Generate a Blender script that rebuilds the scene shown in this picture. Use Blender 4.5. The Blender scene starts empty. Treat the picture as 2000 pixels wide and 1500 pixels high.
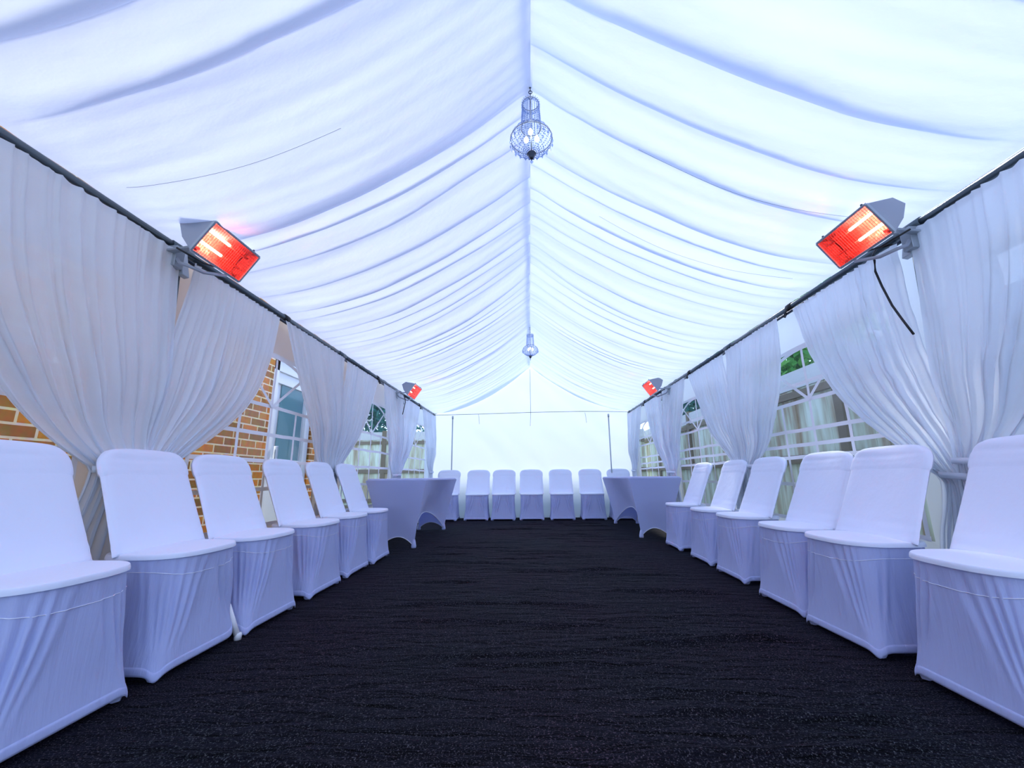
import bpy, math, random
from mathutils import Vector, Matrix, noise

scene = bpy.context.scene
C = scene.collection
PI = math.pi
random.seed(7)

# ------------------------------------------------------------------ camera
def make_camera():
    cx, h, yaw, pitch, roll, F = -0.04, 0.748, -0.0394, 0.2182, -0.008, 820.4
    cy, sy, cp, sp = math.cos(yaw), math.sin(yaw), math.cos(pitch), math.sin(pitch)
    f = Vector((sy*cp, cy*cp, sp)); r = Vector((cy, -sy, 0)); u = r.cross(f)
    cr, sr = math.cos(roll), math.sin(roll)
    r2 = cr*r + sr*u; u2 = -sr*r + cr*u
    cam = bpy.data.cameras.new('camera'); o = bpy.data.objects.new('camera', cam); C.objects.link(o)
    m = Matrix((r2, u2, -f)).transposed().to_4x4(); m.translation = Vector((cx, 0, h))
    o.matrix_world = m
    cam.sensor_fit = 'HORIZONTAL'; cam.sensor_width = 36; cam.lens = 36*F/2000
    cam.clip_start = .05; cam.clip_end = 200
    scene.camera = o
make_camera()

# ------------------------------------------------------------------ light, sky, exposure
scene.view_settings.view_transform = 'Standard'
scene.view_settings.look = 'None'
scene.view_settings.gamma = 1
scene.view_settings.use_curve_mapping = False
scene.view_settings.exposure = 0.95

w = bpy.data.worlds.new('world'); scene.world = w; w.use_nodes = True
wn, wl = w.node_tree.nodes, w.node_tree.links
bg = wn['Background']
tc = wn.new('ShaderNodeTexCoord'); sep = wn.new('ShaderNodeSeparateXYZ'); rmp = wn.new('ShaderNodeValToRGB')
wl.new(tc.outputs['Generated'], sep.inputs[0]); wl.new(sep.outputs['Z'], rmp.inputs[0])
rmp.color_ramp.elements[0].position = 0.0; rmp.color_ramp.elements[0].color = (.72, .92, 1.28, 1)
rmp.color_ramp.elements[1].position = .9; rmp.color_ramp.elements[1].color = (.36, .53, 1, 1)
wl.new(rmp.outputs[0], bg.inputs[0]); bg.inputs[1].default_value = 1.05

sun = bpy.data.lights.new('sun', 'SUN'); sun.energy = 3.2; sun.angle = math.radians(12); sun.color = (1, .97, .93)
so = bpy.data.objects.new('sun', sun); C.objects.link(so)
so.rotation_euler = Vector((-.15, -1.0, -.75)).to_track_quat('-Z', 'Y').to_euler()

# ------------------------------------------------------------------ materials
def mat(name, col=(.8, .8, .8), rough=.6, metal=0, spec=.5, trans=0.0, see=0.0, bump=None, emit=None, sheen=0, alpha_trans=0):
    """diffuse / principled surface, optionally mixed with translucency (light passing) and see-through weave"""
    m = bpy.data.materials.new(name); m.use_nodes = True
    n, l = m.node_tree.nodes, m.node_tree.links
    p = n['Principled BSDF']; out = n['Material Output']
    p.inputs['Base Color'].default_value = (*col, 1); p.inputs['Roughness'].default_value = rough
    p.inputs['Metallic'].default_value = metal; p.inputs['Specular IOR Level'].default_value = spec
    if sheen: p.inputs['Sheen Weight'].default_value = sheen
    if emit:
        p.inputs['Emission Color'].default_value = (*emit[0], 1); p.inputs['Emission Strength'].default_value = emit[1]
    last = p.outputs[0]
    t = None
    if trans:
        t = n.new('ShaderNodeBsdfTranslucent'); t.inputs[0].default_value = (*col, 1)
        mx = n.new('ShaderNodeMixShader'); mx.inputs[0].default_value = trans
        l.new(last, mx.inputs[1]); l.new(t.outputs[0], mx.inputs[2]); last = mx.outputs[0]
    if see:
        tr = n.new('ShaderNodeBsdfTransparent')
        mx = n.new('ShaderNodeMixShader'); mx.inputs[0].default_value = see
        l.new(last, mx.inputs[1]); l.new(tr.outputs[0], mx.inputs[2]); last = mx.outputs[0]
    if bump:
        kind, sc, st = bump[:3]
        co = n.new('ShaderNodeTexCoord'); mp = n.new('ShaderNodeMapping')
        l.new(co.outputs['Object'], mp.inputs[0])
        if len(bump) > 3: mp.inputs['Scale'].default_value = bump[3]
        tx = n.new('ShaderNodeTexNoise'); tx.inputs['Scale'].default_value = sc; tx.inputs['Detail'].default_value = 4
        l.new(mp.outputs[0], tx.inputs['Vector'])
        b = n.new('ShaderNodeBump'); b.inputs['Strength'].default_value = st; b.inputs['Distance'].default_value = .02
        l.new(tx.outputs[0], b.inputs['Height']); l.new(b.outputs[0], p.inputs['Normal'])
        if t: l.new(b.outputs[0], t.inputs['Normal'])
    l.new(last, out.inputs['Surface'])
    return m

M = {}
M['liner'] = mat('liner_fabric', (.79, .85, .98), .8, spec=.1, trans=.37, bump=('n', 6, .25, (1.2, 2, 1)))
M['pvc'] = mat('pvc_sheet', (.86, .90, .97), .45, spec=.25, trans=.55, bump=('n', 2.2, .35))
M['pvc_end'] = mat('end_wall_pvc', (.80, .88, .97), .5, spec=.2, trans=.36, bump=('n', 2.0, .4))
M['curtain'] = mat('sheer_curtain', (.88, .93, 1.0), .8, spec=.1, trans=.38, see=.07, bump=('n', 14, .25))
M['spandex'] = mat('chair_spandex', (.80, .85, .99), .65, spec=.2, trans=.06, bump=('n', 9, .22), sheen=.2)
M['skirt'] = mat('shaded_skirt_spandex', (.66, .72, .99), .65, spec=.2, trans=.36, bump=('n', 26, .6, (1, 1, .10)), sheen=.2)  # same cloth as the seat; its shade is put into this darker, bluer colour
M['tcloth'] = mat('table_spandex', (.66, .72, .98), .65, spec=.2, trans=.3, bump=('n', 5, .15), sheen=.2)
M['stitch'] = mat('stitching', (.85, .87, .97), .7)
M['steel'] = mat('dark_steel', (.09, .12, .14), .38, metal=.6)
M['galv'] = mat('galvanised_steel', (.42, .46, .50), .42, metal=.5)
M['white_paint'] = mat('white_paint', (.82, .82, .84), .35)
M['black'] = mat('black_rubber', (.01, .01, .012), .6)
M['grey_plate'] = mat('grey_heater_case', (.36, .38, .44), .45, metal=.2)
M['bar'] = mat('white_window_bar', (.9, .91, .95), .5, trans=.12)
M['wood_dark'] = mat('weathered_rail', (.20, .16, .10), .8, bump=('n', 12, .5, (1, .2, 1)))
M['wood_pale'] = mat('pale_capping', (.62, .64, .62), .8, bump=('n', 12, .4, (1, .2, 1)))
M['upvc'] = mat('white_upvc', (.85, .87, .88), .3)
M['bark'] = mat('bark', (.10, .07, .05), .9, bump=('n', 20, .8))
M['chrome'] = mat('chrome', (.55, .58, .62), .12, metal=1)
M['darkmetal'] = mat('dark_metal', (.05, .06, .08), .3, metal=.8)

def glassy(name, tint, gloss, rough=.05, glosscol=(1, 1, 1)):
    m = bpy.data.materials.new(name); m.use_nodes = True
    n, l = m.node_tree.nodes, m.node_tree.links; n.remove(n['Principled BSDF'])
    a = n.new('ShaderNodeBsdfTransparent'); a.inputs[0].default_value = (*tint, 1)
    g = n.new('ShaderNodeBsdfGlossy'); g.inputs[0].default_value = (*glosscol, 1); g.inputs[1].default_value = rough
    mx = n.new('ShaderNodeMixShader'); mx.inputs[0].default_value = gloss
    l.new(a.outputs[0], mx.inputs[1]); l.new(g.outputs[0], mx.inputs[2]); l.new(mx.outputs[0], n['Material Output'].inputs[0])
    return m
M['clear'] = glassy('clear_pvc', (.93, .95, .96), .05, .12)
M['crystal'] = glassy('crystal', (.42, .55, .78), .30, .03)
M['redglass'] = glassy('red_filter_glass', (1.0, .075, .065), .05, .15)

def leaf_mat(name, c1, c2):
    m = bpy.data.materials.new(name); m.use_nodes = True
    n, l = m.node_tree.nodes, m.node_tree.links; p = n['Principled BSDF']
    o = n.new('ShaderNodeNewGeometry'); r = n.new('ShaderNodeValToRGB')
    l.new(o.outputs['Random Per Island'], r.inputs[0])
    r.color_ramp.elements[0].color = (*c1, 1); r.color_ramp.elements[1].color = (*c2, 1)
    l.new(r.outputs[0], p.inputs['Base Color']); p.inputs['Roughness'].default_value = .6
    t = n.new('ShaderNodeBsdfTranslucent'); l.new(r.outputs[0], t.inputs[0])
    mx = n.new('ShaderNodeMixShader'); mx.inputs[0].default_value = .4
    l.new(p.outputs[0], mx.inputs[1]); l.new(t.outputs[0], mx.inputs[2]); l.new(mx.outputs[0], n['Material Output'].inputs[0])
    return m
M['leaf'] = leaf_mat('green_leaves', (.07, .36, .07), (.35, .75, .2))
M['leaf2'] = leaf_mat('bluish_leaves', (.015, .10, .12), (.05, .26, .22))

def brick_mat():
    m = bpy.data.materials.new('orange_brick'); m.use_nodes = True
    n, l = m.node_tree.nodes, m.node_tree.links; p = n['Principled BSDF']
    co = n.new('ShaderNodeTexCoord'); sp = n.new('ShaderNodeSeparateXYZ'); cb = n.new('ShaderNodeCombineXYZ')
    l.new(co.outputs['Object'], sp.inputs[0]); l.new(sp.outputs['Y'], cb.inputs[0]); l.new(sp.outputs['Z'], cb.inputs[1])
    b = n.new('ShaderNodeTexBrick'); l.new(cb.outputs[0], b.inputs['Vector'])
    b.inputs['Scale'].default_value = 1; b.inputs['Brick Width'].default_value = .225; b.inputs['Row Height'].default_value = .075
    b.inputs['Mortar Size'].default_value = .0075; b.inputs['Mortar Smooth'].default_value = .1; b.inputs['Bias'].default_value = -.1
    b.inputs['Color1'].default_value = (.62, .24, .07, 1); b.inputs['Color2'].default_value = (.16, .085, .03, 1)
    b.inputs['Mortar'].default_value = (.80, .68, .50, 1)
    ns = n.new('ShaderNodeTexNoise'); ns.inputs['Scale'].default_value = 22; ns.inputs['Detail'].default_value = 6
    l.new(co.outputs['Object'], ns.inputs['Vector'])
    mx = n.new('ShaderNodeMix'); mx.data_type = 'RGBA'; mx.blend_type = 'OVERLAY'; mx.inputs[0].default_value = .6
    l.new(b.outputs['Color'], mx.inputs[6]); l.new(ns.outputs['Color'], mx.inputs[7])
    hs = n.new('ShaderNodeHueSaturation'); hs.inputs['Saturation'].default_value = 1.2
    l.new(mx.outputs[2], hs.inputs['Color']); l.new(hs.outputs[0], p.inputs['Base Color'])
    bp = n.new('ShaderNodeBump'); bp.inputs['Strength'].default_value = .6; bp.inputs['Distance'].default_value = .01; bp.invert = True
    l.new(b.outputs['Fac'], bp.inputs['Height']); l.new(bp.outputs[0], p.inputs['Normal']); p.inputs['Roughness'].default_value = .85
    return m
M['brick'] = brick_mat()

def board_mat(name, axis, c1, c2, c3):
    """vertical fence boards: streaky noise stretched along z, tone changing from board to board"""
    m = bpy.data.materials.new(name); m.use_nodes = True
    n, l = m.node_tree.nodes, m.node_tree.links; p = n['Principled BSDF']
    co = n.new('ShaderNodeTexCoord'); mp = n.new('ShaderNodeMapping')
    mp.inputs['Scale'].default_value = (5, 5, .7)
    l.new(co.outputs['Object'], mp.inputs[0])
    ns = n.new('ShaderNodeTexNoise'); ns.inputs['Scale'].default_value = 1.6; ns.inputs['Detail'].default_value = 7
    l.new(mp.outputs[0], ns.inputs['Vector'])
    r = n.new('ShaderNodeValToRGB'); l.new(ns.outputs[0], r.inputs[0])
    e = r.color_ramp.elements; e[0].position = .36; e[0].color = (*c1, 1); e[1].position = .64; e[1].color = (*c3, 1)
    k = e.new(.5); k.color = (*c2, 1)
    l.new(r.outputs[0], p.inputs['Base Color']); p.inputs['Roughness'].default_value = .85
    return m
M['boards'] = board_mat('fence_boards', 1, (.42, .34, .22), (.60, .65, .48), (.78, .88, .74))

def carpet_mat():
    m = bpy.data.materials.new('black_carpet'); m.use_nodes = True
    n, l = m.node_tree.nodes, m.node_tree.links; p = n['Principled BSDF']
    co = n.new('ShaderNodeTexCoord')
    ns = n.new('ShaderNodeTexNoise'); ns.inputs['Scale'].default_value = 170; ns.inputs['Detail'].default_value = 3; ns.inputs['Roughness'].default_value = .8
    l.new(co.outputs['Object'], ns.inputs['Vector'])
    r = n.new('ShaderNodeValToRGB'); l.new(ns.outputs[0], r.inputs[0])
    e = r.color_ramp.elements; e[0].position = .55; e[0].color = (.0012, .0012, .0014, 1); e[1].position = .72; e[1].color = (.21, .19, .20, 1)
    n2 = n.new('ShaderNodeTexNoise'); n2.inputs['Scale'].default_value = 1.1; n2.inputs['Detail'].default_value = 3
    l.new(co.outputs['Object'], n2.inputs['Vector'])
    r2 = n.new('ShaderNodeValToRGB'); l.new(n2.outputs[0], r2.inputs[0])
    e = r2.color_ramp.elements; e[0].position = .35; e[0].color = (.8, 1, 1, 1); e[1].position = .65; e[1].color = (1.05, .75, .95, 1)
    mx = n.new('ShaderNodeMix'); mx.data_type = 'RGBA'; mx.blend_type = 'MULTIPLY'; mx.inputs[0].default_value = 1
    l.new(r.outputs[0], mx.inputs[6]); l.new(r2.outputs[0], mx.inputs[7]); l.new(mx.outputs[2], p.inputs['Base Color'])
    p.inputs['Roughness'].default_value = .75; p.inputs['Specular IOR Level'].default_value = .05; p.inputs['Sheen Weight'].default_value = .03; p.inputs['Sheen Tint'].default_value = (.5, .5, 1, 1)
    mp = n.new('ShaderNodeMapping'); mp.inputs['Scale'].default_value = (.9, 3.6, 1); l.new(co.outputs['Object'], mp.inputs[0])
    n3 = n.new('ShaderNodeTexNoise'); n3.inputs['Scale'].default_value = 5; n3.inputs['Detail'].default_value = 3; n3.inputs['Distortion'].default_value = .6
    l.new(mp.outputs[0], n3.inputs['Vector'])
    ad = n.new('ShaderNodeMath'); ad.operation = 'MULTIPLY_ADD'; ad.inputs[1].default_value = .1
    l.new(ns.outputs[0], ad.inputs[0]); l.new(n3.outputs[0], ad.inputs[2])
    b = n.new('ShaderNodeBump'); b.inputs['Strength'].default_value = 1; b.inputs['Distance'].default_value = .09
    l.new(ad.outputs[0], b.inputs['Height']); l.new(b.outputs[0], p.inputs['Normal'])
    return m
M['carpet'] = carpet_mat()
def grass_mat():
    m = bpy.data.materials.new('lawn'); m.use_nodes = True
    n, l = m.node_tree.nodes, m.node_tree.links; p = n['Principled BSDF']
    ns = n.new('ShaderNodeTexNoise'); ns.inputs['Scale'].default_value = 9; ns.inputs['Detail'].default_value = 8
    r = n.new('ShaderNodeValToRGB'); l.new(ns.outputs[0], r.inputs[0])
    r.color_ramp.elements[0].color = (.05, .09, .02, 1); r.color_ramp.elements[1].color = (.34, .36, .17, 1)
    l.new(r.outputs[0], p.inputs['Base Color']); p.inputs['Roughness'].default_value = .9
    return m
M['grass'] = grass_mat()

# ------------------------------------------------------------------ mesh helpers
class MB:
    def __init__(s): s.v = []; s.f = []
    def add(s, vs, fs):
        o = len(s.v); s.v += [tuple(p) for p in vs]; s.f += [tuple(i+o for i in q) for q in fs]; return s
    def box(s, a, b):
        (x0, y0, z0), (x1, y1, z1) = a, b
        s.add([(x0,y0,z0),(x1,y0,z0),(x1,y1,z0),(x0,y1,z0),(x0,y0,z1),(x1,y0,z1),(x1,y1,z1),(x0,y1,z1)],
              [(0,3,2,1),(4,5,6,7),(0,1,5,4),(1,2,6,5),(2,3,7,6),(3,0,4,7)]); return s
    def bar(s, p, q, wd, th, up=(0, 0, 1)):
        p, q = Vector(p), Vector(q); d = (q-p).normalized(); u = Vector(up)
        a = d.cross(u); a = a.normalized() if a.length > 1e-5 else Vector((1, 0, 0)); b = a.cross(d).normalized()
        vs = []
        for e in (p, q):
            for i, j in ((-1,-1),(1,-1),(1,1),(-1,1)): vs.append(e + a*i*wd/2 + b*j*th/2)
        s.add(vs, [(0,3,2,1),(4,5,6,7),(0,1,5,4),(1,2,6,5),(2,3,7,6),(3,0,4,7)]); return s
    def tube(s, pts, r, n=10, cap=True):
        pts = [Vector(p) for p in pts]; rs = r if isinstance(r, (list, tuple)) else [r]*len(pts)
        vs, fs = [], []; ref = None
        for i, p in enumerate(pts):
            d = (pts[min(i+1, len(pts)-1)] - pts[max(i-1, 0)]).normalized()
            if ref is None: ref = Vector((0, 0, 1)) if abs(d.z) < .9 else Vector((1, 0, 0))
            a = d.cross(ref).normalized(); b = d.cross(a).normalized(); ref = -b if False else ref
            for k in range(n):
                t = 2*PI*k/n; vs.append(p + (a*math.cos(t) + b*math.sin(t))*rs[i])
        for i in range(len(pts)-1):
            for k in range(n): fs.append((i*n+k, i*n+(k+1) % n, (i+1)*n+(k+1) % n, (i+1)*n+k))
        if cap: fs += [tuple(range(n-1, -1, -1)), tuple((len(pts)-1)*n+k for k in range(n))]
        s.add(vs, fs); return s
    def lathe(s, prof, c=(0, 0, 0), n=20):
        vs, fs = [], []
        for r, z in prof:
            for k in range(n):
                t = 2*PI*k/n; vs.append((c[0]+r*math.cos(t), c[1]+r*math.sin(t), c[2]+z))
        for i in range(len(prof)-1):
            for k in range(n): fs.append((i*n+k, i*n+(k+1) % n, (i+1)*n+(k+1) % n, (i+1)*n+k))
        fs += [tuple(range(n-1, -1, -1)), tuple((len(prof)-1)*n+k for k in range(n))]
        s.add(vs, fs); return s
    def torus(s, c, R, r, axis='z', n=20, m=8, sx=1, sy=1):
        vs, fs = [], []
        for i in range(n):
            a = 2*PI*i/n
            for j in range(m):
                b = 2*PI*j/m; x = (R+r*math.cos(b))*math.cos(a)*sx; y = (R+r*math.cos(b))*math.sin(a)*sy; z = r*math.sin(b)
                q = {'z': (x, y, z), 'x': (z, x, y), 'y': (x, z, y)}[axis]
                vs.append((c[0]+q[0], c[1]+q[1], c[2]+q[2]))
        for i in range(n):
            for j in range(m): fs.append((i*m+j, ((i+1) % n)*m+j, ((i+1) % n)*m+(j+1) % m, i*m+(j+1) % m))
        s.add(vs, fs); return s
    def octa(s, c, r, h):
        x, y, z = c
        s.add([(x+r,y,z),(x,y+r,z),(x-r,y,z),(x,y-r,z),(x,y,z+h),(x,y,z-h)],
              [(0,1,4),(1,2,4),(2,3,4),(3,0,4),(1,0,5),(2,1,5),(3,2,5),(0,3,5)]); return s
    def grid(s, fn, nu, nv, closed=False):
        vs = [fn(i/(nu if closed else nu-1), j/(nv-1)) for j in range(nv) for i in range(nu)]
        fs = []
        for j in range(nv-1):
            for i in range(nu if closed else nu-1):
                k = (i+1) % nu; fs.append((j*nu+i, j*nu+k, (j+1)*nu+k, (j+1)*nu+i))
        s.add(vs, fs); return s
    def build(s, name, m, parent=None, smooth=False, bevel=0, solid=0):
        me = bpy.data.meshes.new(name); me.from_pydata(s.v, [], s.f); me.update()
        me.materials.append(m)
        if smooth: me.shade_smooth()
        o = bpy.data.objects.new(name, me); C.objects.link(o)
        if parent: o.parent = parent
        if solid:
            md = o.modifiers.new('solid', 'SOLIDIFY'); md.thickness = solid; md.offset = 0
        if bevel:
            md = o.modifiers.new('bevel', 'BEVEL'); md.width = bevel; md.segments = 2; md.limit_method = 'ANGLE'
        return o

def tag(o, label=None, cat=None, group=None, kind=None):
    if label: o['label'] = label
    if cat: o['category'] = cat
    if group: o['group'] = group
    if kind: o['kind'] = kind
    return o
def thing(name, label, cat, loc=(0, 0, 0), rz=0, group=None):
    o = bpy.data.objects.new(name, None); C.objects.link(o); o.location = loc; o.rotation_euler = (0, 0, rz)
    o.empty_display_size = .1
    return tag(o, label, cat, group)
def copy_tree(o, parent=None):
    c = o.copy(); C.objects.link(c)
    if parent: c.parent = parent
    for ch in list(o.children): copy_tree(ch, c)
    return c
def sstep(a, b, x):
    t = min(1, max(0, (x-a)/(b-a))); return t*t*(3-2*t)
def N(x, y=0, z=0): return noise.noise(Vector((x, y, z)))

HW, EAVE, RIDGE, YB = 1.94, 1.99, 2.98, 8.22
Y0 = -1.0

# ------------------------------------------------------------------ floor
def floor_fn(u, v):
    x = -2.0+4.0*u; y = Y0-.2+(YB-Y0+.25)*v
    z = 0
    edge = sstep(1.35, 1.05, abs(x))
    for k, (yy, x0, x1, a, sl) in enumerate(RIPPLES):
        c = yy + sl*(x-x0) + .05*N(x*1.7, k*3.1)
        d = (y-c)
        if abs(d) < .14:
            z += a*math.exp(-(d/.024)**2)*sstep(x0, x0+.3, x)*sstep(x1, x1-.3, x)
    z += .003*N(x*2, y*4, 5)*edge
    return (x, y, max(0, z*edge + .0035*edge*(1+N(x*1.1, y*6.5, 2))))
rr = random.Random(3)
RIPPLES = []
for k in range(46):
    y = .75 + 6.8*(k/46)**1.05 + rr.uniform(-.08, .08); x0 = rr.uniform(-1.25, .35); 
    RIPPLES.append((y, x0, x0+rr.uniform(.7, 1.6), rr.uniform(.007, .018), rr.uniform(-.12, .12)))
fl = MB().grid(floor_fn, 120, 760).build('floor', M['carpet'], smooth=True)
tag(fl, 'black carpet with small ripples running across the marquee', 'carpet', kind='structure')

lawn = MB().add([(-14, -6, -.03), (14, -6, -.03), (14, 26, -.03), (-14, 26, -.03)], [(0, 1, 2, 3)]).build('lawn', M['grass'])
tag(lawn, 'rough green lawn around the marquee, seen through its windows', 'lawn', kind='structure')

# ------------------------------------------------------------------ liner (ceiling)
def knots(seed, first):
    r = random.Random(seed); ks = [Y0-.4, -.6, -.15, .3]+first
    y = first[-1]
    while y < YB:
        y += r.choice((.12, .17, .22, .3))*r.uniform(.85, 1.15)
        ks.append(y)
    return ks
KL = knots(11, [.62, .95, 1.19, 2.03, 2.16, 2.34])
KR = knots(5, [.6, 1.02, 1.45, 1.74, 2.02, 2.42, 2.56])
def pleat(ks, y):
    for i in range(len(ks)-1):
        if ks[i] <= y < ks[i+1]:
            wd = ks[i+1]-ks[i]; t = (y-ks[i])/wd
            p = (t**2.3)*((1-t)**.7)*3.6
            return p*min(.12, .26*wd+.012), i
    return 0, 0
def liner_fn(side):
    ks = KL if side < 0 else KR
    def fn(u, v):
        s = u; y = Y0+(YB-.02-Y0)*v
        yw = y + .05*math.sin(PI*s)*N(y*.9, side*3.0, s*1.5) + .018*N(y*3, s*2.5, side)
        p, i = pleat(ks, yw)
        ph = ((y % 2)/2)
        ridge_sag = .075*math.sin(PI*ph)**.8 + .012*abs(math.sin(PI*2*y+.6))
        base = RIDGE - ridge_sag*(1-s)**3 - (RIDGE-EAVE)*s
        base += .012*math.exp(-(s/.02)**2)*-1
        sag = (.185+.015*N(y*1.3, side))*4*s*(1-s)
        env = .28+.72*math.sin(PI*min(1, s*1.05+.02))**.7
        fade = 1 - .75*sstep(.9, 1, s)
        z = base - sag - p*env*fade*(.95+.5*N(y*2, side*9, s*.7)) + .008*N(y*5, s*6, side)
        z += .006*N(y*16, s*2.2, side+4)*fade
        return (side*(s*HW*.985), y, z)
    return fn
lin = MB()
lin.grid(liner_fn(-1), 72, 1150)
lin.grid(liner_fn(1), 72, 1150)
ceil = lin.build('ceiling', M['liner'], smooth=True)
tag(ceil, 'white pleated fabric roof lining swagged from ridge to eaves', 'roof lining', kind='structure')

# thin stitched seams of the lining
def seam_strip(side, y, s0, s1):
    pts = []
    for k in range(60):
        s = s0+(s1-s0)*k/59
        v = (y+.04*math.sin(3*s)-Y0)/(YB-.02-Y0)
        p = liner_fn(side)(s, v); pts.append((p[0], p[1], p[2]-.003))
    return MB().tube(pts, .0009, 5).build('lining_seam', M['grey_plate'], ceil)
seam_strip(-1, 1.52, .45, .93); seam_strip(1, 2.62, .25, .9); seam_strip(1, 1.93, .3, .95)

# ------------------------------------------------------------------ side walls with windows
WC = [1.0, 3.0, 5.0, 7.0]; WHW = .72; WZ0, WZ1, WZA = .42, 1.67, 1.27
def wall(side):
    mb = MB(); X = side*1.955
    def patch(y0, y1, z0, z1):
        ny = max(2, int((y1-y0)/.06)); nz = max(2, int((z1-z0)/.06))
        def fn(u, v):
            y = y0+(y1-y0)*u; z = z0+(z1-z0)*v
            return (X+.010*N(y*1.6, z*2.2, side), y, z)
        mb.grid(fn, ny+1, nz+1)
    patch(Y0, YB, WZ1, EAVE-.01); patch(Y0, YB, 0, WZ0)
    ys = [Y0]
    for c in [-1.0]+WC: ys += [c-WHW, c+WHW]
    ys = [y for y in ys if y > Y0]; ys = [Y0]+ys[0:] if ys[0] > Y0 else ys
    ys = [-.28]+[y for c in WC for y in (c-WHW, c+WHW)]+[YB]
    for a, b in zip(ys[::2], ys[1::2]): patch(a, b, WZ0, WZ1)
    patch(Y0, -.28, WZ0, WZ1)
    o = mb.build('wall_left' if side < 0 else 'wall_right', M['pvc'], smooth=True)
    return tag(o, 'white plastic side wall of the marquee, %s side' % ('left' if side < 0 else 'right'), 'wall', kind='structure')
wall(-1); wall(1)
def window(side, c, num):
    X = side*1.955
    pane = MB().grid(lambda u, v: (X+.008*N(u*3+c, v*3, side), c-WHW+2*WHW*u, WZ0+(WZ1-WZ0)*v), 14, 12).build('window_%d' % num, M['clear'], smooth=True)
    pos = ['nearest the camera', 'second from the camera', 'third from the camera', 'farthest from the camera'][WC.index(c)]
    tag(pane, 'clear plastic window with white lattice, %s wall, %s' % ('left' if side < 0 else 'right', pos), 'window', kind='structure')
    xi = X - side*.012
    b = MB(); bw = .026
    hz = [WZ0+.012, .68, .875, 1.065, WZA, WZ1-.012] + ([.96, 1.40] if side > 0 else [])
    for i, z in enumerate(hz):
        b.add(*strip([(xi, c-WHW+2*WHW*k/16, z+.006*N(k*.4, z*5, c)) for k in range(17)], bw, 'z'))
    for dy in (-WHW+.013, -.33, 0, .33, WHW-.013):
        zt = WZ1 if dy in (0,) or abs(dy) > .6 else WZA
        b.add(*strip([(xi-side*.003, c+dy+.008*N(k*.5, dy*7, c), WZ0+(zt-WZ0)*k/12) for k in range(13)], bw, 'y'))
    for sg in (-1, 1):
        b.add(*strip([(xi-side*(.006 if sg > 0 else .0075), c+sg*t*.40, WZA+t*.30) for t in (0, .5, 1)], bw*.9, 'y'))
    b.add(*strip([(xi-side*.009, c+.62*math.cos(PI*k/24), WZA+.375*math.sin(PI*k/24)) for k in range(25)], bw, 'n'))
    b.build('window_bars', M['bar'], pane)
def strip(pts, wd, mode):
    vs, fs = [], []
    for i, p in enumerate(pts):
        a = pts[max(0, i-1)]; q = pts[min(len(pts)-1, i+1)]
        dy, dz = q[1]-a[1], q[2]-a[2]; L = math.hypot(dy, dz) or 1
        ny, nz = -dz/L, dy/L
        vs += [(p[0], p[1]+ny*wd/2, p[2]+nz*wd/2), (p[0], p[1]-ny*wd/2, p[2]-nz*wd/2)]
    for i in range(len(pts)-1): fs.append((2*i, 2*i+1, 2*i+3, 2*i+2))
    return vs, fs
n_ = 1
for sd in (-1, 1):
    for c in WC: window(sd, c, n_); n_ += 1

# ------------------------------------------------------------------ back wall with gable
def back_fn(u, v):
    x = -1.95+3.9*u
    top = RIDGE-.06-(RIDGE-EAVE)*abs(x)/HW*1.0+.03
    z = top*v
    d = .03*N(x*.8, z*.9, 3)+.012*N(x*2.5+z*2, z*1.5-x, 8)+.012*abs(N((x+z*1.1)*1.6, 0, 4))
    return (x, YB+.02+d*sstep(0, .3, v)*sstep(1, .97, v), z)
bk = MB().grid(back_fn, 120, 90).build('wall_back', M['pvc_end'], smooth=True)
tag(bk, 'white plastic end wall and gable of the marquee', 'wall', kind='structure')
# seams/zip of end wall
zp = MB().tube([(.0, YB-.03, 2.86), (.0, YB-.03, 1.95)], .005, 6).tube([(.0, YB-.03, 1.95), (-.012, YB-.035, 1.72)], .004, 6).build('zip_seam', M['grey_plate'], bk)
for x in (-1.03, 1.06):
    t = MB().tube([(x, YB-.03, 1.97), (x+.01, YB-.032, 1.9), (x+.02, YB-.035, 1.77)], .004, 6).build('tie_strap', M['grey_plate'], bk)
cd = MB().tube([(-1.9, YB-.05, 1.955), (-1.0, YB-.05, 1.965), (0, YB-.05, 1.985), (1, YB-.05, 1.99), (1.9, YB-.05, 1.97)], .0045, 6).build('cord', M['darkmetal'])
tag(cd, 'thin dark cord stretched across the white end wall at eave height', 'cord')
for x, lb in ((-1.53, 'slim grey pole standing against the end wall, left one'), (1.5, 'slim grey pole standing against the end wall, right one')):
    t = thing('wall_pole', lb, 'pole', (x, YB-.085, 0), group='poles of the end wall')
    MB().tube([(0, 0, 0), (0, 0, 1.93)], .012, 10).build('pole', M['galv'], t, smooth=True)
    MB().lathe([(.018, 0), (.018, .05), (.014, .055)], (0, 0, 1.87), 12).build('collar', M['galv'], t, smooth=True)

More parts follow.
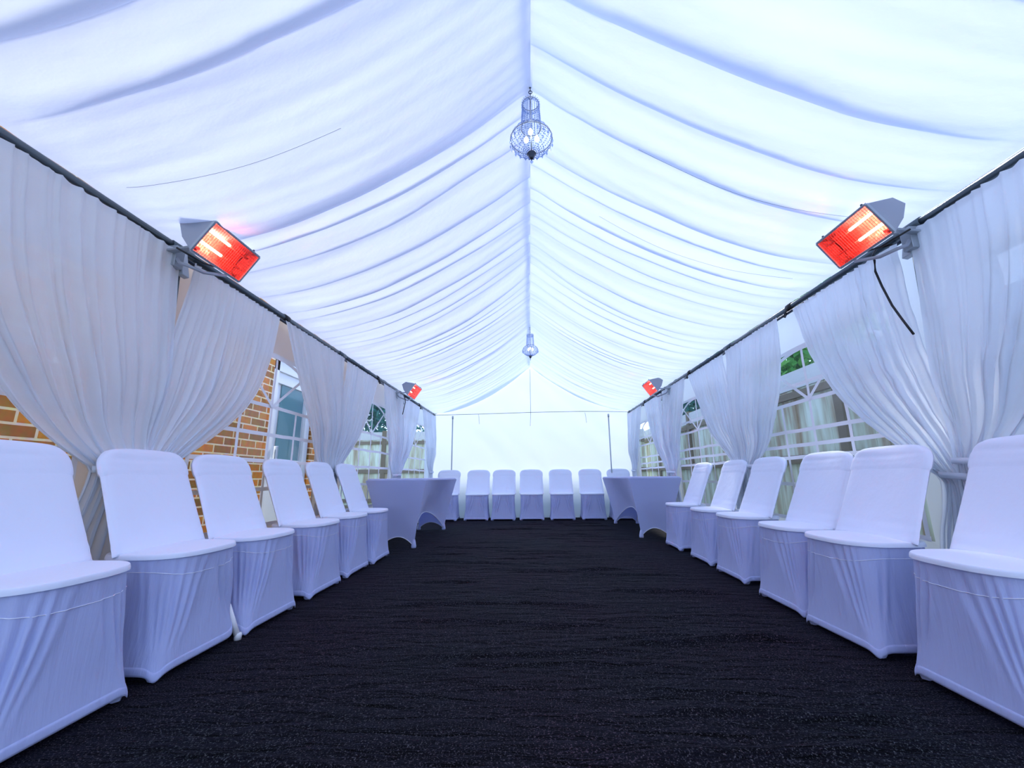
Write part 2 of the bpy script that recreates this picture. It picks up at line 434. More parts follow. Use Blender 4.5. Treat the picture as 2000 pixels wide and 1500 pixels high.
# ------------------------------------------------------------------ steel frame of the tent
fr = thing('tent_frame', 'dark steel marquee frame of eave rails and posts along both sides', 'tent frame')
for sd in (-1, 1):
    X = sd*1.915
    for a, b in [(Y0, 0), (0, 2), (2, 4), (4, 6), (6, YB-.03)]:
        MB().tube([(X, a, 1.965), (X, b, 1.965)], .021, 12).build('eave_rail', M['steel'], fr, smooth=True)
    MB().tube([(X-sd*.012, Y0, 1.925), (X-sd*.012, YB-.03, 1.925)], .010, 8).build('curtain_rail', M['darkmetal'], fr, smooth=True)
    for y in (0, 2, 4, 6, YB-.06):
        MB().tube([(X+sd*.019, y, .0), (X+sd*.019, y, 1.95)], .017, 12).build('post', M['steel'], fr, smooth=True)
        MB().lathe([(.05, 0), (.05, .006), (.022, .008), (.022, .05)], (X+sd*.012, y, 0), 12).build('foot_plate', M['galv'], fr)
        MB().tube([(X, y-.07, 1.965), (X, y+.07, 1.965)], .026, 12).build('joint_sleeve', M['steel'], fr, smooth=True)
    for y in (3, 5, 7):
        MB().tube([(X, y-.03, 1.965), (X, y+.03, 1.965)], .027, 12).build('rail_coupling', M['black'], fr, smooth=True)
        MB().bar((X-sd*.01, y+.02, 1.955), (X-sd*.03, y+.05, 1.90), .022, .012).build('clip', M['black'], fr)
    for y in (2, 6):      # exposed brace and bolt plate at the heaters
        mb = MB(); mb.bar((X-sd*.02, y-.02, 1.95), (X-sd*.055, y-.02, 1.80), .05, .03); mb.build('corner_bracket', M['galv'], fr, bevel=.004)
        MB().tube([(X-sd*.03, y-.03, 1.93), (X-sd*.005, y+.02, 1.50)], .009, 8).build('brace', M['steel'], fr, smooth=True)
for y in (2, 6):
    MB().bar((0, y-.05, RIDGE+.01), (0, y+.05, RIDGE+.01), .035, .02).build('ridge_plate', M['darkmetal'], fr, bevel=.004)
rd = MB().tube([(0, Y0, RIDGE+.045), (0, YB, RIDGE+.045)], .019, 12).build('ridge_pole', M['steel'], fr, smooth=True)

# ------------------------------------------------------------------ curtains
def curtain(side, post, centre, tie_far, zt, k1, seed, label, loose=0.0, tie_near=None, gap=.5):
    """panel hung from the rail between post and bay centre, gathered at the post at height zt, then falling to the floor"""
    dr = 1 if centre > post else -1
    X0 = side*1.868
    y_top0 = post + dr*.05; ZT = 1.918
    near = post - dr*.02
    nf = 8; X0 += side*.008*dr
    def pt(u, v):
        # v: 0 top, .68 tie, 1 floor
        uu = u + .02*N(u*5, seed)
        if v <= .68:
            tt = v/.68; z = ZT+(zt-ZT)*tt
            g = 1-(k1*tt**3+(1-k1)*tt)
            yf = tie_far+(centre-tie_far)*g
            gn = 1-sstep(0, gap, tt)
            yn = near+(y_top0-near)*gn
            gather = tt**2.2
        else:
            tt = (v-.68)/.32; z = zt+(.03-zt)*tt
            sp = .10*sstep(0, .55, tt)
            yf = tie_far+dr*sp*1.0; yn = near-dr*sp*.15
            gather = 1-.75*tt
        y = yn+(yf-yn)*uu
        X = X0+side*.030*sstep(.35, .66, v)
        amp = .011+.019*gather
        ph = 2*PI*nf*u + 2.3*N(u*4, seed*1.7) + .9*N(v*2.2, u*3, seed)
        sn = math.sin(ph); fold = amp*(1.6*(1-abs(sn))**1.6-.5+.4*math.sin(2.3*ph+seed))*(.8+.7*N(u*6, v*1.5, seed))
        bulge = .02*math.sin(PI*min(1, v/.68))*math.sin(PI*u)*(1+loose)
        cre = .004*N(y*14, z*9, seed)+.006*loose*N(y*7, z*12, seed)
        x = X-side*(fold+bulge+cre+.012*gather)
        y += amp*.6*math.cos(ph)*(1 if .02 < u < .98 else 0)
        if loose: z += -loose*.04*sstep(.4, .7, v)*math.sin(PI*u)
        x = side*min(abs(x), 1.935)
        if v > .45:
            k = sstep(.45, .62, v); x = side*(abs(x)*(1-k)+(1.903+.4*(abs(x)-1.89))*k); x = side*min(abs(x), 1.938-.022*k)
        return (x, y, z)
    o = MB().grid(pt, 150, 90).build('curtain', M['curtain'], smooth=True)
    tag(o, label, 'curtain', group='tied-back sheer curtains')
    # tie band round the gathers
    ring = []; cy = (near+tie_far)/2; ry = abs(tie_far-near)/2+.006
    for k in range(25):
        a = 2*PI*k/24; ring.append((X0+side*.024+.024*math.cos(a), cy+ry*math.sin(a), zt+.006*math.sin(a)))
    b = MB(); vs = []; fs = []
    for (x, y, z) in ring: vs += [(x, y, z-.014), (x, y, z+.014)]
    for k in range(24): fs.append((2*k, 2*k+2, 2*k+3, 2*k+1))
    b.add(vs, fs).build('tieback', M['curtain'], o, smooth=True, solid=.003)
    return o
LB = 'sheer white curtain, '
curtain(-1, 2, .95, 1.74, .80, .82, 1, LB+'left wall, first from the camera, beside the nearest brickwork', gap=.7)
curtain(-1, 2, 2.87, 2.12, .80, .85, 2, LB+'left wall, pulled back just beyond the near heater', tie_near=1.97)
curtain(-1, 4, 2.92, 3.76, .79, .15, 3, LB+'left wall, hanging in front of the white door', tie_near=3.92)
curtain(-1, 4, 4.95, 4.08, .79, .35, 4, LB+'left wall, fourth from the camera, beside the view of the garden fence', tie_near=3.95)
curtain(-1, 6, 5.1, 5.72, .79, .35, 5, LB+'left wall, just in front of the far heater', tie_near=5.92)
curtain(-1, 6, 6.95, 6.12, .79, .3, 6, LB+'left wall, just beyond the far heater, above the table', tie_near=5.98)
curtain(-1, YB-.08, 7.08, 7.85, .85, .4, 7, LB+'left wall, in the far corner beside the end wall', tie_near=8.04)
curtain(1, 2, .95, 1.78, .80, .82, 8, LB+'right wall, first from the camera, at the photo edge', gap=1.0)
curtain(1, 2, 2.93, 2.11, .74, .62, 9, LB+'right wall, crumpled and loosely tied beyond the near heater', loose=1.0, gap=1.0)
curtain(1, 4, 3.09, 3.74, .83, .9, 10, LB+'right wall, third from the camera, free edge beside the large fence view', tie_near=3.93)
curtain(1, 4, 4.97, 4.12, .83, .35, 11, LB+'right wall, fourth from the camera, between the two lattice views', tie_near=3.98)
curtain(1, 6, 5.06, 5.76, .80, .35, 12, LB+'right wall, just in front of the far heater', tie_near=5.93)
curtain(1, 6, 6.95, 6.14, .80, .3, 13, LB+'right wall, just beyond the far heater, above the table', tie_near=5.98)
curtain(1, YB-.08, 7.08, 7.88, .85, .4, 14, LB+'right wall, in the far corner beside the end wall', tie_near=8.04)

# ------------------------------------------------------------------ chairs in stretch covers
def sup(th, a, b, n):
    c, s = math.cos(th), math.sin(th)
    return (a*math.copysign(abs(c)**(2/n), c), b*math.copysign(abs(s)**(2/n), s))
ZS = .452
def seat_outline(th):
    x, y = sup(th, 1, .228, 2.7 if math.cos(th) > 0 else 4)
    x = .035 + (.195*x if x > 0 else .165*x)
    return x, y
def hem_outline(th):
    x, y = sup(th, 1, .236, 12)
    return (-.005+(.230*x if x > 0 else .175*x)), y
def make_chair(lift=None, seed=0):
    t = thing('covered_chair', 'chair', 'chair')
    # seat: slightly domed, rounded edge
    def sfn(u, v):
        th = 2*PI*u; x, y = seat_outline(th)
        if v < .7:
            k = v/.7; return (.035+(x-.035)*k*.97, y*k*.97, ZS+.010*(1-k*k)+.004)
        k = (v-.7)/.3; a = k*PI/2
        return (.035+(x-.035)*(.97+.03*math.sin(a)), y*(.97+.03*math.sin(a)), ZS+.004-.020*(1-math.cos(a)))
    MB().grid(sfn, 72, 22, closed=True).build('seat', M['spandex'], t, smooth=True)
    # skirt
    def kfn(u, v):
        th = 2*PI*u; xt, yt = seat_outline(th); xb, yb = hem_outline(th)
        xt = .035+(xt-.035)*.955; yt *= .955
        corner = min(1, abs(math.sin(2*th)))**3
        zh = .008+.020*(1-corner)*(1 if abs(math.sin(th)) < .7 else 1.2)
        if lift:
            d = math.atan2(math.sin(th-lift[0]), math.cos(th-lift[0])); zh += lift[1]*math.exp(-(d/.45)**2)
        e = v**1.25
        waist = -.016*math.sin(PI*v)*(.4+.6*(1-corner))
        x = xt*(1-e)+xb*e; y = yt*(1-e)+yb*e
        if lift:
            d = math.atan2(math.sin(th-lift[0]), math.cos(th-lift[0])); kk = lift[2]*e*math.exp(-(d/.45)**2); x -= kk*math.cos(th); y -= kk*math.sin(th)
        r = math.hypot(x, y) or 1
        ph = 30*th+5*N(math.cos(th)*2, math.sin(th)*2, seed)+1.5*N(math.cos(th)*2, v*2, seed)
        w = waist + .0100*math.sin(ph)*math.sin(PI*min(1, v*1.2+.02))*(.55+.9*N(math.cos(th)*3, math.sin(th)*3, seed+v)) + .009*N(math.cos(th)*2.2, math.sin(th)*2.2+seed, v*1.2)*math.sin(PI*v)
        x += w*x/r; y += w*y/r
        z = (ZS-.012)*(1-v)+zh*v
        return (x, y, z)
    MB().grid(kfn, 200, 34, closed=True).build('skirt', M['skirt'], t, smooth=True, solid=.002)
    # doubled hem band
    hm = MB(); 
    def hfn(u, v):
        p = kfn(u, .93+.07*v); r = math.hypot(p[0], p[1]) or 1; e = .003*math.sin(PI*(v*.8+.2))
        return (p[0]+e*p[0]/r, p[1]+e*p[1]/r, p[2]-.002*v)
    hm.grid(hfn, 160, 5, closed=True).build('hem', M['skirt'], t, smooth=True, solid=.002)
    # stitched seam round the front of the seat apron
    pts = []
    for k in range(49):
        th = -1.75+3.5*k/48; p = kfn((th/(2*PI)) % 1, .155+.03*math.cos(th*2.2)); r = math.hypot(p[0], p[1]) or 1
        pts.append((p[0]+.002*p[0]/r, p[1]+.002*p[1]/r, p[2]))
    MB().tube(pts, .0012, 5).build('seam', M['stitch'], t, smooth=True)
    # foot pockets
    for sx, sy, th0 in ((1, 1, .785), (1, -1, -.785), (-1, 1, 2.356), (-1, -1, -2.356)):
        if lift and abs(th0-lift[0]) < .1:
            leg = MB().tube([(sx*.175, sy*.19, .16), (sx*.218, sy*.225, .012)], .0135, 12); leg.build('leg', M['white_paint'], t, smooth=True)['label'] = 'bare white tubular leg end'
            MB().lathe([(.016, 0), (.017, .02), (.0145, .03)], (sx*.219, sy*.226, 0), 12).build('foot_cap', M['white_paint'], t, smooth=True)
            continue
        cx, cy = (.190 if sx > 0 else -.150), sy*.200
        def pf(u, v, cx=cx, cy=cy):
            a = 2*PI*u; r = .0235*(1-.35*v)*(1 if v > .05 else .7)*(1+.08*math.cos(a*5))
            return (cx+r*math.cos(a)-.012*v*math.copysign(1, cx), cy+r*math.sin(a)-.010*v*math.copysign(1, cy), .004+.075*v)
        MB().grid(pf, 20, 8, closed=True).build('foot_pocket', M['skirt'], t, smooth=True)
    # backrest: leaning rounded panel with wide stretched bottom
    ang = math.atan2(.178, .42)
    def bk(u, v, face, ex=0, z0=0, top=0.0):
        # u across, v up ; face +1 front, -1 rear
        zz = z0+(1-z0)*v
        L = .470*zz
        hx0 = sstep(z0, z0+.04, zz) if z0 else 1
        cr = .085; half = .232 - .008*zz + (ex*hx0-(.002*(1-hx0) if z0 else 0)) + .010*(1-zz)**2
        y = (2*u-1)
        dz = .475*(1-zz)
        # rounded top corners
        hw = half
        if dz < cr: hw = half-cr+math.sqrt(max(0, cr*cr-(cr-dz)**2))
        rim = math.sqrt(max(0, 1-abs(y)**6))*min(1, (dz+.002)/.02)**.5
        hx = sstep(z0, z0+.07, zz) if z0 else 1; ex = ex*hx-(.0015*(1-hx) if z0 else 0)
        th = (.020+ex*.3+.012*zz**2)*rim
        yy = y*hw
        wr = .0035*N(yy*4, zz*20, 3)*sstep(.35, 0, zz)+.003*N(yy*3, zz*22, 5)*sstep(.7, 1, zz)
        nx, nz = math.cos(ang), math.sin(ang)
        curve = -.018*(1-y*y)*zz*.8          # slight hollow across
        bx = -.022-math.sin(ang)*L*1.0; bz = ZS-.005+math.cos(ang)*L + (.012*(1-y*y) if zz > .98 else 0)
        d = face*th+wr+curve
        return (bx+nx*d, yy, bz+nz*d)
    for nm, z0, ex in (('backrest', 0, 0), ('backrest_hood', .72, .007)):
        mb = MB(); nu, nv = 36, (40 if z0 == 0 else 18)
        vs = []; fs = []
        for face in (1, -1):
            for j in range(nv):
                for i in range(nu): vs.append(bk(i/(nu-1), j/(nv-1), face, ex, z0))
        o = nu*nv
        for j in range(nv-1):
            for i in range(nu-1):
                a = j*nu+i; fs.append((a, a+1, a+nu+1, a+nu)); a += o; fs.append((a, a+nu, a+nu+1, a+1))
        for j in range(nv-1):
            a = j*nu; fs.append((a, a+nu, a+nu+o, a+o)); a = j*nu+nu-1; fs.append((a, a+o, a+nu+o, a+nu))
        for i in range(nu-1):
            a = (nv-1)*nu+i; fs.append((a, a+1, a+1+o, a+o)); fs.append((i, i+o, i+1+o, i+1))
        mb.add(vs, fs).build(nm, M['spandex'], t, smooth=True)
    # cover fabric behind the backrest down to the seat
    return t

chair_a = make_chair(seed=1)
chair_b = make_chair(lift=(.785, .075, .035), seed=2)
GL, GR, GB = 'covered chairs along the left wall', 'covered chairs along the right wall', 'covered chairs in front of the end wall'
def chairs():
    first = {'a': True}
    def put(x, y, rz, label, group, sy=1):
        o = chair_a if first['a'] else copy_tree(chair_a)
        first['a'] = False
        o.location = (x, y, 0); o.rotation_euler = (0, 0, rz); o.scale = (1, sy, 1); o['label'] = label; o['group'] = group
    P = 'white-covered chair, '
    put(-1.67, 1.39, .02, P+'left wall, nearest the camera, cut by the photo edge', GL)
    chair_b.location = (-1.67, 1.945, 0); chair_b.rotation_euler = (0, 0, -.01)
    chair_b['label'] = P+'left wall, one bare white leg end showing under its lifted hem'; chair_b['group'] = GL
    put(-1.65, 2.43, 0, P+'left wall, third from the camera', GL)
    put(-1.65, 3.04, 0, P+'left wall, fourth from the camera, in front of the white door', GL)
    put(-1.66, 3.61, .02, P+'left wall, fifth from the camera', GL)
    put(-1.65, 4.13, .03, P+'left wall, right beside the left table', GL)
    put(1.61, 1.62, PI-.02, P+'right wall, nearest the camera, cut by the photo edge', GR)
    put(1.595, 2.225, PI+.03, P+'right wall, second from the camera', GR)
    put(1.62, 2.735, PI, P+'right wall, third from the camera', GR)
    put(1.66, 3.45, PI, P+'right wall, fourth from the camera', GR)
    put(1.68, 4.06, PI, P+'right wall, fifth from the camera', GR)
    put(1.68, 4.80, PI, P+'right wall, right beside the right table', GR)
    n = ['leftmost, mostly behind the left table', 'second from the left', 'third from the left', 'in the middle of the row', 'third from the right', 'second from the right', 'rightmost, mostly behind the right table']
    for i, x in enumerate([-1.55, -1.0, -.52, -.01, .535, 1.09, 1.62]):
        put(x, 7.90+.012*i-(.04 if i in (0,) else 0), -PI/2, P+'end wall row, '+n[i], GB, .93)
chairs()

# ------------------------------------------------------------------ tables in stretch covers
def make_table(x0, x1, y0, y1, side, label):
    cx, cy = (x0+x1)/2, (y0+y1)/2; hx, hy = (x1-x0)/2, (y1-y0)/2
    t = thing('covered_table', label, 'table', (cx, cy, 0), group='tables in white stretch covers')
    def top(u, v):
        th = 2*PI*u; x, y = sup(th, hx, hy, 24)
        if v < .8: k = v/.8; return (x*k, y*k, .742+.003*(1-k))
        k = (v-.8)/.2; return (x*(1+.004*math.sin(k*PI/2)), y*(1+.002*math.sin(k*PI/2)), .742-.022*k)
    MB().grid(top, 240, 14, closed=True).build('tabletop', M['tcloth'], t, smooth=True)
    fx, fy = hx-.15, hy-.16
    def skirt(u, v):
        # go round the rectangle by side so that corners stay sharp
        q = u*4; s = int(q) % 4; f = q-int(q)
        cs = [(1, -1), (1, 1), (-1, 1), (-1, -1), (1, -1)]
        a, b = cs[s], cs[s+1]
        tx, ty = (a[0]+(b[0]-a[0])*f)*hx, (a[1]+(b[1]-a[1])*f)*hy
        bx, by = (a[0]+(b[0]-a[0])*f)*fx, (a[1]+(b[1]-a[1])*f)*fy
        long = s % 2 == 0
        arch = (.30 if long else .10)*(math.sin(PI*f)**.75)
        inn = (.10 if long else .03)*math.sin(PI*f)
        bx -= inn*(a[0] if long else 0); by -= inn*(a[1] if not long else 0)
        z = .722*(1-v)+(.012+arch)*v
        e = .55*(1-(1-v)**1.5)+.45*v                       # tent-like waist: pulls in fast below the top
        x = tx*(1-e)+bx*e; y = ty*(1-e)+by*e
        x += .004*N(x*5, y*5, v*3); y += .004*N(x*4, y*4, v*4+5)
        return (x, y, z)
    MB().grid(skirt, 240, 26, closed=True).build('skirt', M['tcloth'], t, smooth=False, solid=.002)
    t.children[-1].data.shade_smooth()
    hem = MB(); hem.tube([tuple(Vector(skirt(k/200, 1.0))) for k in range(200)]+[skirt(0, 1.0)], .0045, 6).build('hem', M['stitch'], t, smooth=True)
    for sx in (-1, 1):
        for sy in (-1, 1):
            MB().lathe([(.026, 0), (.028, .02), (.02, .06), (.012, .09)], (sx*fx, sy*fy, .001), 14).build('foot_pocket', M['tcloth'], t, smooth=True)
    return t
make_table(-1.84, -1.17, 4.66, 6.62, -1, 'long table in a white stretch cover against the left wall, arched hem facing the aisle')
make_table(1.19, 1.84, 5.42, 7.36, 1, 'long table in a white stretch cover against the right wall, arched hem facing the aisle')

# ------------------------------------------------------------------ infrared heaters
M['coil'] = mat('glowing_tube', (1, .5, .3), .5, emit=((1, .66, .46), 60))
M['reflector'] = mat('heater_reflector', (.9, .8, .75), .35, metal=.5, bump=('n', 30, .6))
M['mesh'] = mat('guard_wire', (.30, .22, .22), .35, metal=.7)
def make_heater(side, y, label, cable):
    """origin on the rail; long axis along the tent; red face looks inward and down"""
    t = thing('infrared_heater', label, 'heater', (-.04+.93*(side*1.80+.04), y*.93, .748+.93*1.182), group='infrared heaters on the eave rails')
    t.scale = (.93, .93, .93)
    s = side
    A = Vector((-s*.115, 0, .155)); D = Vector((-s*.005, 0, -.005)); n = Vector((-s*.82, 0, -.57)).normalized()
    Y1, Y2 = -.05, .32
    P = lambda p, yy: Vector((p.x, yy, p.z))
    # case: side profile swept along y
    bt = Vector((s*.075, 0, .150)); bt2 = Vector((s*.02, 0, .185)); bb = Vector((s*.05, 0, .07))
    prof = [A, bt2, bt, bb, D]
    vs = [P(p, Y1) for p in prof]+[P(p, Y2) for p in prof]; k = len(prof)
    fs = [tuple(range(k)), tuple(range(2*k-1, k-1, -1))]+[(i, i+1, k+i+1, k+i) for i in range(k-1)]
    MB().add(vs, fs).build('case', M['grey_plate'], t, solid=.002)
    # reflector inside
    rp = [A-n*.01, A-n*.07+(D-A)*.12, A-n*.085+(D-A)*.5, A-n*.07+(D-A)*.88, D-n*.01]
    vs = [P(p, Y1+.01) for p in rp]+[P(p, Y2-.01) for p in rp]; k = len(rp)
    MB().add(vs, [(i, i+1, k+i+1, k+i) for i in range(k-1)]).build('reflector', M['reflector'], t, smooth=True)
    # two lamps
    for f in (.27, .66):
        c = A+(D-A)*f-n*.035
        MB().tube([P(c, Y1+.03), P(c, Y1+.03+.17)], .0085, 10).build('lamp_tube', M['coil'], t, smooth=True)
        MB().tube([P(c, Y1+.19), P(c, Y2-.02)], .007, 10).build('tube_end', M['reflector'], t, smooth=True)
    # frame bezel
    fm = MB(); g = .012
    for a, b in ((P(A, Y1), P(A, Y2)), (P(A, Y2), P(D, Y2)), (P(D, Y2), P(D, Y1)), (P(D, Y1), P(A, Y1))):
        fm.bar(a+n*.004, b+n*.004, .014, .014, n)
    fm.build('front_frame', M['galv'], t, bevel=.002)
    MB().add([P(A, Y1)+n*.002, P(A, Y2)+n*.002, P(D, Y2)+n*.002, P(D, Y1)+n*.002], [(0, 1, 2, 3)]).build('red_glass', M['redglass'], t)
    gm = MB()
    for i in range(1, 24):
        q = Y1+(Y2-Y1)*i/24; gm.bar(P(A, q)+n*.012, P(D, q)+n*.012, .0012, .0012, n)
    for i in range(1, 12):
        c = A+(D-A)*i/12; gm.bar(P(c, Y1)+n*.012, P(c, Y2)+n*.012, .0012, .0012, n)
    gm.build('wire_guard', M['mesh'], t)
    for q in (Y1+.03, Y2-.05):
        MB().lathe([(.006, 0), (.006, .012)], tuple(P(A, q)+Vector((0, 0, .004))), 8).build('screw', M['darkmetal'], t)
    # bracket: flat arm to the rail and curved strap below
    MB().bar((s*.245, .06, .05), (s*.0, .0, .035), .034, .012).build('mounting_arm', M['galv'], t, bevel=.002)
    mb = MB(); mb.tube([(s*.235, .10, .08), (s*.14, .06, -.02), (s*.07, .04, -.05), (s*.03, .10, -.06), (s*-.005, .22, -.02)], .0095, 8).build('bracket_strap', M['grey_plate'], t, smooth=True)
    MB().box((min(s*.17, s*.225), .06, -.03), (max(s*.17, s*.225), .12, .09)).build('clamp_block', M['galv'], t, bevel=.004)
    MB().tube([(s*.06, -.06, .0), (s*.0, .05, -.03), (s*-.0, .16, .0)], .005, 7).build('wire', M['black'], t, smooth=True)
    if cable == 'long':
        MB().tube([(s*.04, .03, -.03), (s*.04, .12, .0), (s*.09, .21, .012), (s*.117, .238, -.012), (s*.117, .247, -.07), (s*.117, .226, -.17), (s*.117, .19, -.30), (s*.117, .15, -.395), (s*.117, .107, -.49)], .0055, 8).build('power_cable', M['black'], t, smooth=True)
    elif cable == 'short':
        MB().tube([(s*.03, -.03, -.03), (s*.01, -.06, -.12), (s*.03, -.10, -.30)], .006, 8).build('power_cable', M['black'], t, smooth=True)
    return t
make_heater(-1, 1.97, 'infrared heater with glowing red front on the left eave rail, nearer the camera', None)
make_heater(1, 2.00, 'infrared heater with glowing red front and black cable hanging down the near right curtain', 'long')
make_heater(-1, 5.95, 'small-looking infrared heater far down the left eave rail, above the table', 'short')
make_heater(1, 5.95, 'small-looking infrared heater far down the right eave rail', None)

# ------------------------------------------------------------------ chandeliers
M['bulb'] = mat('warm_bulb', (1, 1, 1), .5, emit=((.85, .93, 1), 3))
def make_chandelier(y, label):
    t = thing('chandelier', label, 'chandelier', (0, y, RIDGE-.0), group='crystal chandeliers on the ridge')
    MB().torus((0, 0, -.025), .014, .003, 'y').build('hook', M['darkmetal'], t, smooth=True)
    mb = MB()
    for i in range(5): mb.torus((0, 0, -.052-.019*i), .010, .0022, 'y' if i % 2 else 'x', sx=.7 if False else 1)
    mb.build('chain', M['darkmetal'], t, smooth=True)
    MB().tube([(0, 0, -.14), (0, 0, -.46)], .004, 8).build('stem', M['chrome'], t, smooth=True)
    z1, z2, z3 = -.150, -.315, -.385
    for r, z, nm in ((.046, z1, 'crown_ring'), (.056, z2, 'neck_ring'), (.116, z3, 'basket_ring')):
        MB().torus((0, 0, z), r, .0028, 'z', n=32).build(nm, M['chrome'], t, smooth=True)
    up, lo, dp, cr = MB, MB, MB, MB
    def strand(pts, nm, r, h, n):
        mb = MB()
        for k in range(n):
            f = k/(n-1)*(len(pts)-1); i = min(int(f), len(pts)-2); g = f-i
            p = Vector(pts[i]).lerp(Vector(pts[i+1]), g); mb.octa(p, r, h)
        return mb.build(nm, M['crystal'], t)
    for k in range(22):
        a = 2*PI*k/22; c, s_ = math.cos(a), math.sin(a)
        strand([(.046*c, .046*s_, z1), (.052*c, .052*s_, (z1+z2)/2), (.056*c, .056*s_, z2)], 'crystal_strand', .0042, .0058, 15)
        strand([(.056*c, .056*s_, z2), (.08*c, .08*s_, z2-.018), (.103*c, .103*s_, z2-.042), (.116*c, .116*s_, z3)], 'shoulder_strand', .0045, .006, 9)
        strand([(.116*c, .116*s_, z3), (.108*c, .108*s_, z3-.035), (.085*c, .085*s_, z3-.064), (.05*c, .05*s_, z3-.084), (.018*c, .018*s_, z3-.092)], 'basket_strand', .0045, .006, 14)
        a += PI/22; c, s_ = math.cos(a), math.sin(a)
        mb = MB(); mb.octa((.118*c, .118*s_, z3-.014), .003, .004); mb.octa((.118*c, .118*s_, z3-.032), .0055, .015); mb.build('crystal_drop', M['crystal'], t)
        mb = MB(); mb.octa((.05*c, .05*s_, z1+.006), .003, .005); mb.octa((.05*c, .05*s_, z1-.016), .0045, .013); mb.build('crown_drop', M['crystal'], t)
    MB().lathe([(.004, 0), (.022, -.004), (.026, -.012), (.014, -.02), (.018, -.028), (.010, -.042), (.004, -.046)], (0, 0, z3-.088), 18).build('finial', M['darkmetal'], t, smooth=True)
    MB().octa((0, 0, z3-.150), .010, .014).build('bottom_crystal', M['crystal'], t)
    for k in range(3):
        a = 2*PI*k/3+.4; MB().lathe([(.003, -.018), (.012, -.006), (.013, .006), (.004, .024)], (.035*math.cos(a), .035*math.sin(a), z3+.01), 12).build('bulb', M['bulb'], t, smooth=True)
    return t
make_chandelier(2.0, 'crystal chandelier hanging from the ridge, near one and larger in view')
make_chandelier(6.0, 'crystal chandelier hanging from the ridge, far one near the end wall')

# ------------------------------------------------------------------ outside left: brick house with white door
hs = thing('house', 'orange brick house wall with a white door, seen through the left windows', 'house', (-2.8, 0, 0))
wl_ = MB(); wl_.box((-.3, -3, -.03), (0, 4.33, 4.2)); wl_.box((-.3, 5.22, -.03), (0, 5.66, 4.2)); wl_.box((-.3, 4.33, 2.30), (0, 5.22, 4.2))
wl_.build('brick_wall', M['brick'], hs)
ln = MB()
for k in range(12): ln.box((-.1, 4.30+k*.079, 2.085), (.004, 4.30+k*.079+.068, 2.295))
ln.build('soldier_course', mat('lintel_brick', (.55, .28, .12), .85, bump=('n', 25, .5)), hs)
MB().box((-.1, 4.33, 2.08), (-.004, 5.22, 2.30)).build('mortar', mat('mortar', (.66, .56, .42), .9), hs)
dr = MB().box((-.10, 4.34, 0), (-.06, 5.21, 2.06))
door = dr.build('door', M['upvc'], hs)
df = MB()
for a, b in (((-.06, 4.34, 0), (-.02, 4.46, 2.07)), ((-.06, 5.10, 0), (-.02, 5.21, 2.07)), ((-.06, 4.34, 1.93), (-.02, 5.21, 2.07)), ((-.06, 4.46, .80), (-.035, 5.10, .96)), ((-.06, 4.46, 1.80), (-.035, 5.10, 1.94))): df.box(a, b)
df.build('door_frame', M['upvc'], door, bevel=.006)
dg = MB().box((-.055, 4.58, .96), (-.048, 5.06, 1.80))
M['doorglass'] = mat('teal_door_glass', (.05, .20, .24), .08, spec=.6)
dg.build('door_glass', M['doorglass'], door)
MB().box((-.02, 4.50, .93), (.02, 4.53, 1.10)).build('door_handle', M['chrome'], door, bevel=.004)

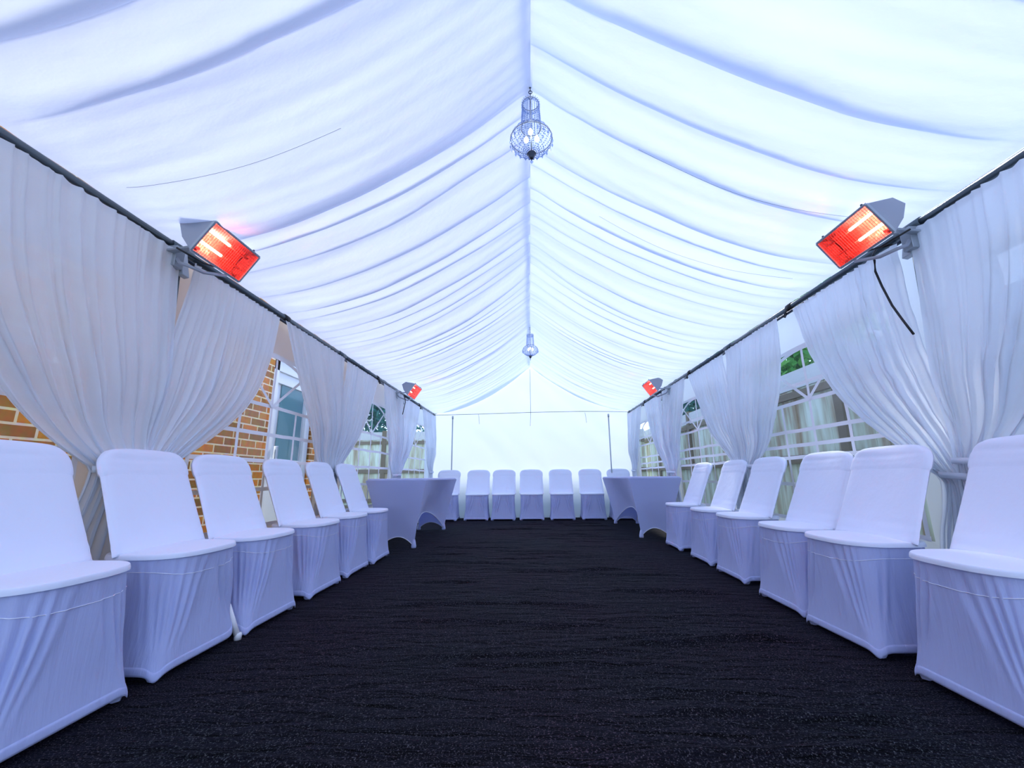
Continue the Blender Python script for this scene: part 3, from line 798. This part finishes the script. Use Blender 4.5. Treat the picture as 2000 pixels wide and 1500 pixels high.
# ------------------------------------------------------------------ fences
def fence(axis, pos, a, b, label, nm_h=1.62, inward=-1):
    """boarded fence; axis 'y': runs along y at x=pos, axis 'x': runs along x at y=pos"""
    t = thing('fence', label, 'fence', (pos, a, 0) if axis == 'y' else (a, pos, 0))
    def put(mb, u0, u1, d0, d1, z0, z1):
        if axis == 'y': mb.box((min(d0, d1), u0, z0), (max(d0, d1), u1, z1))
        else: mb.box((u0, min(d0, d1), z0), (u1, max(d0, d1), z1))
    L = b-a; k = 0; u = 0
    r = random.Random(int(a*7)+3)
    while u < L-.1:
        e = min(L, u+1.83); mb = MB(); q = u+.05
        while q < e-.05:
            wv = .118; j = r.uniform(0, .012); put(mb, q, min(q+wv, e-.05), j, j+.015, .12, 1.64+r.uniform(-.004, .004)); q += wv+.004
        p = mb.build('fence_panel', M['boards'], t)
        mr = MB(); put(mr, u+.05, e-.05, inward*.035, .0, 1.54, 1.61); put(mr, u+.05, e-.05, inward*.035, .0, .86, .95); put(mr, u+.05, e-.05, inward*.035, .0, .20, .28)
        mr.build('rail', M['wood_dark'], t)
        mt = MB(); put(mt, u+.05, e-.05, inward*.01, .02, 1.64, 1.83); mt.build('top_board', M['wood_pale'], t)
        mp = MB(); put(mp, u-.05, u+.05, inward*.03, .07, -.02, 1.86); mp.build('fence_post', M['wood_dark'], t)
        mg = MB(); put(mg, u+.05, e-.05, inward*.008, .03, 0, .14); mg.build('gravel_board', M['wood_dark'], t)
        u = e
    return t
fence('y', 2.80, -1.6, 12.9, 'weathered grey-green board fence with pale top board, seen through the right windows')
fence('x', 10.0, -9.0, 2.7, 'weathered board fence across the garden end, seen through the far left windows')

# ------------------------------------------------------------------ trees behind the fences
def tree(x, y, h, r, m, label, seed, n=7000):
    t = thing('tree', label, 'tree', (x, y, 0), group='trees beyond the fences')
    rg = random.Random(seed)
    tr = MB(); tr.tube([(0, 0, -.02), (.05, .03, h*.35), (.0, .08, h*.7)], [.12, .09, .04], 10)
    for k in range(6):
        a = k*1.05; tr.tube([(.04, .05, h*(.35+.05*k)), (math.cos(a)*r*.6, math.sin(a)*r*.6, h*(.5+.06*k))], [.04, .012], 7)
    tr.build('trunk', M['bark'], t, smooth=True)
    fo = MB()
    blobs = [(rg.uniform(-.6, .6)*r, rg.uniform(-.6, .6)*r, h*rg.uniform(.45, .95), rg.uniform(.35, .6)*r) for _ in range(12)]
    for _ in range(n):
        bx, by, bz, br = rg.choice(blobs)
        d = Vector((rg.gauss(0, 1), rg.gauss(0, 1), rg.gauss(0, 1))).normalized()*br*rg.uniform(.7, 1.05)
        c = Vector((bx, by, bz))+d
        a = Vector((rg.gauss(0, 1), rg.gauss(0, 1), rg.gauss(0, 1))).normalized(); b = a.cross(Vector((rg.gauss(0, 1), rg.gauss(0, 1), 1))).normalized()
        s = rg.uniform(.06, .12)
        fo.add([c-a*s, c+b*s*.5, c+a*s, c-b*s*.5], [(0, 1, 2, 3)])
    f = fo.build('foliage', m, t); f['kind'] = 'stuff'
    return t
tree(4.6, 7.2, 4.2, 1.5, M['leaf'], 'bright green leafy tree beyond the right fence, nearer one', 1)
tree(4.4, 12.6, 4.6, 1.8, M['leaf2'], 'dark bluish green tree beyond the right fence, farther one', 2)
tree(-5.4, 12.6, 4.8, 1.9, M['leaf2'], 'dark bluish green tree beyond the garden end fence, left one', 3)
tree(-3.2, 17.4, 5.6, 1.5, M['leaf2'], 'dark bluish green tree beyond the garden end fence, right one', 4)
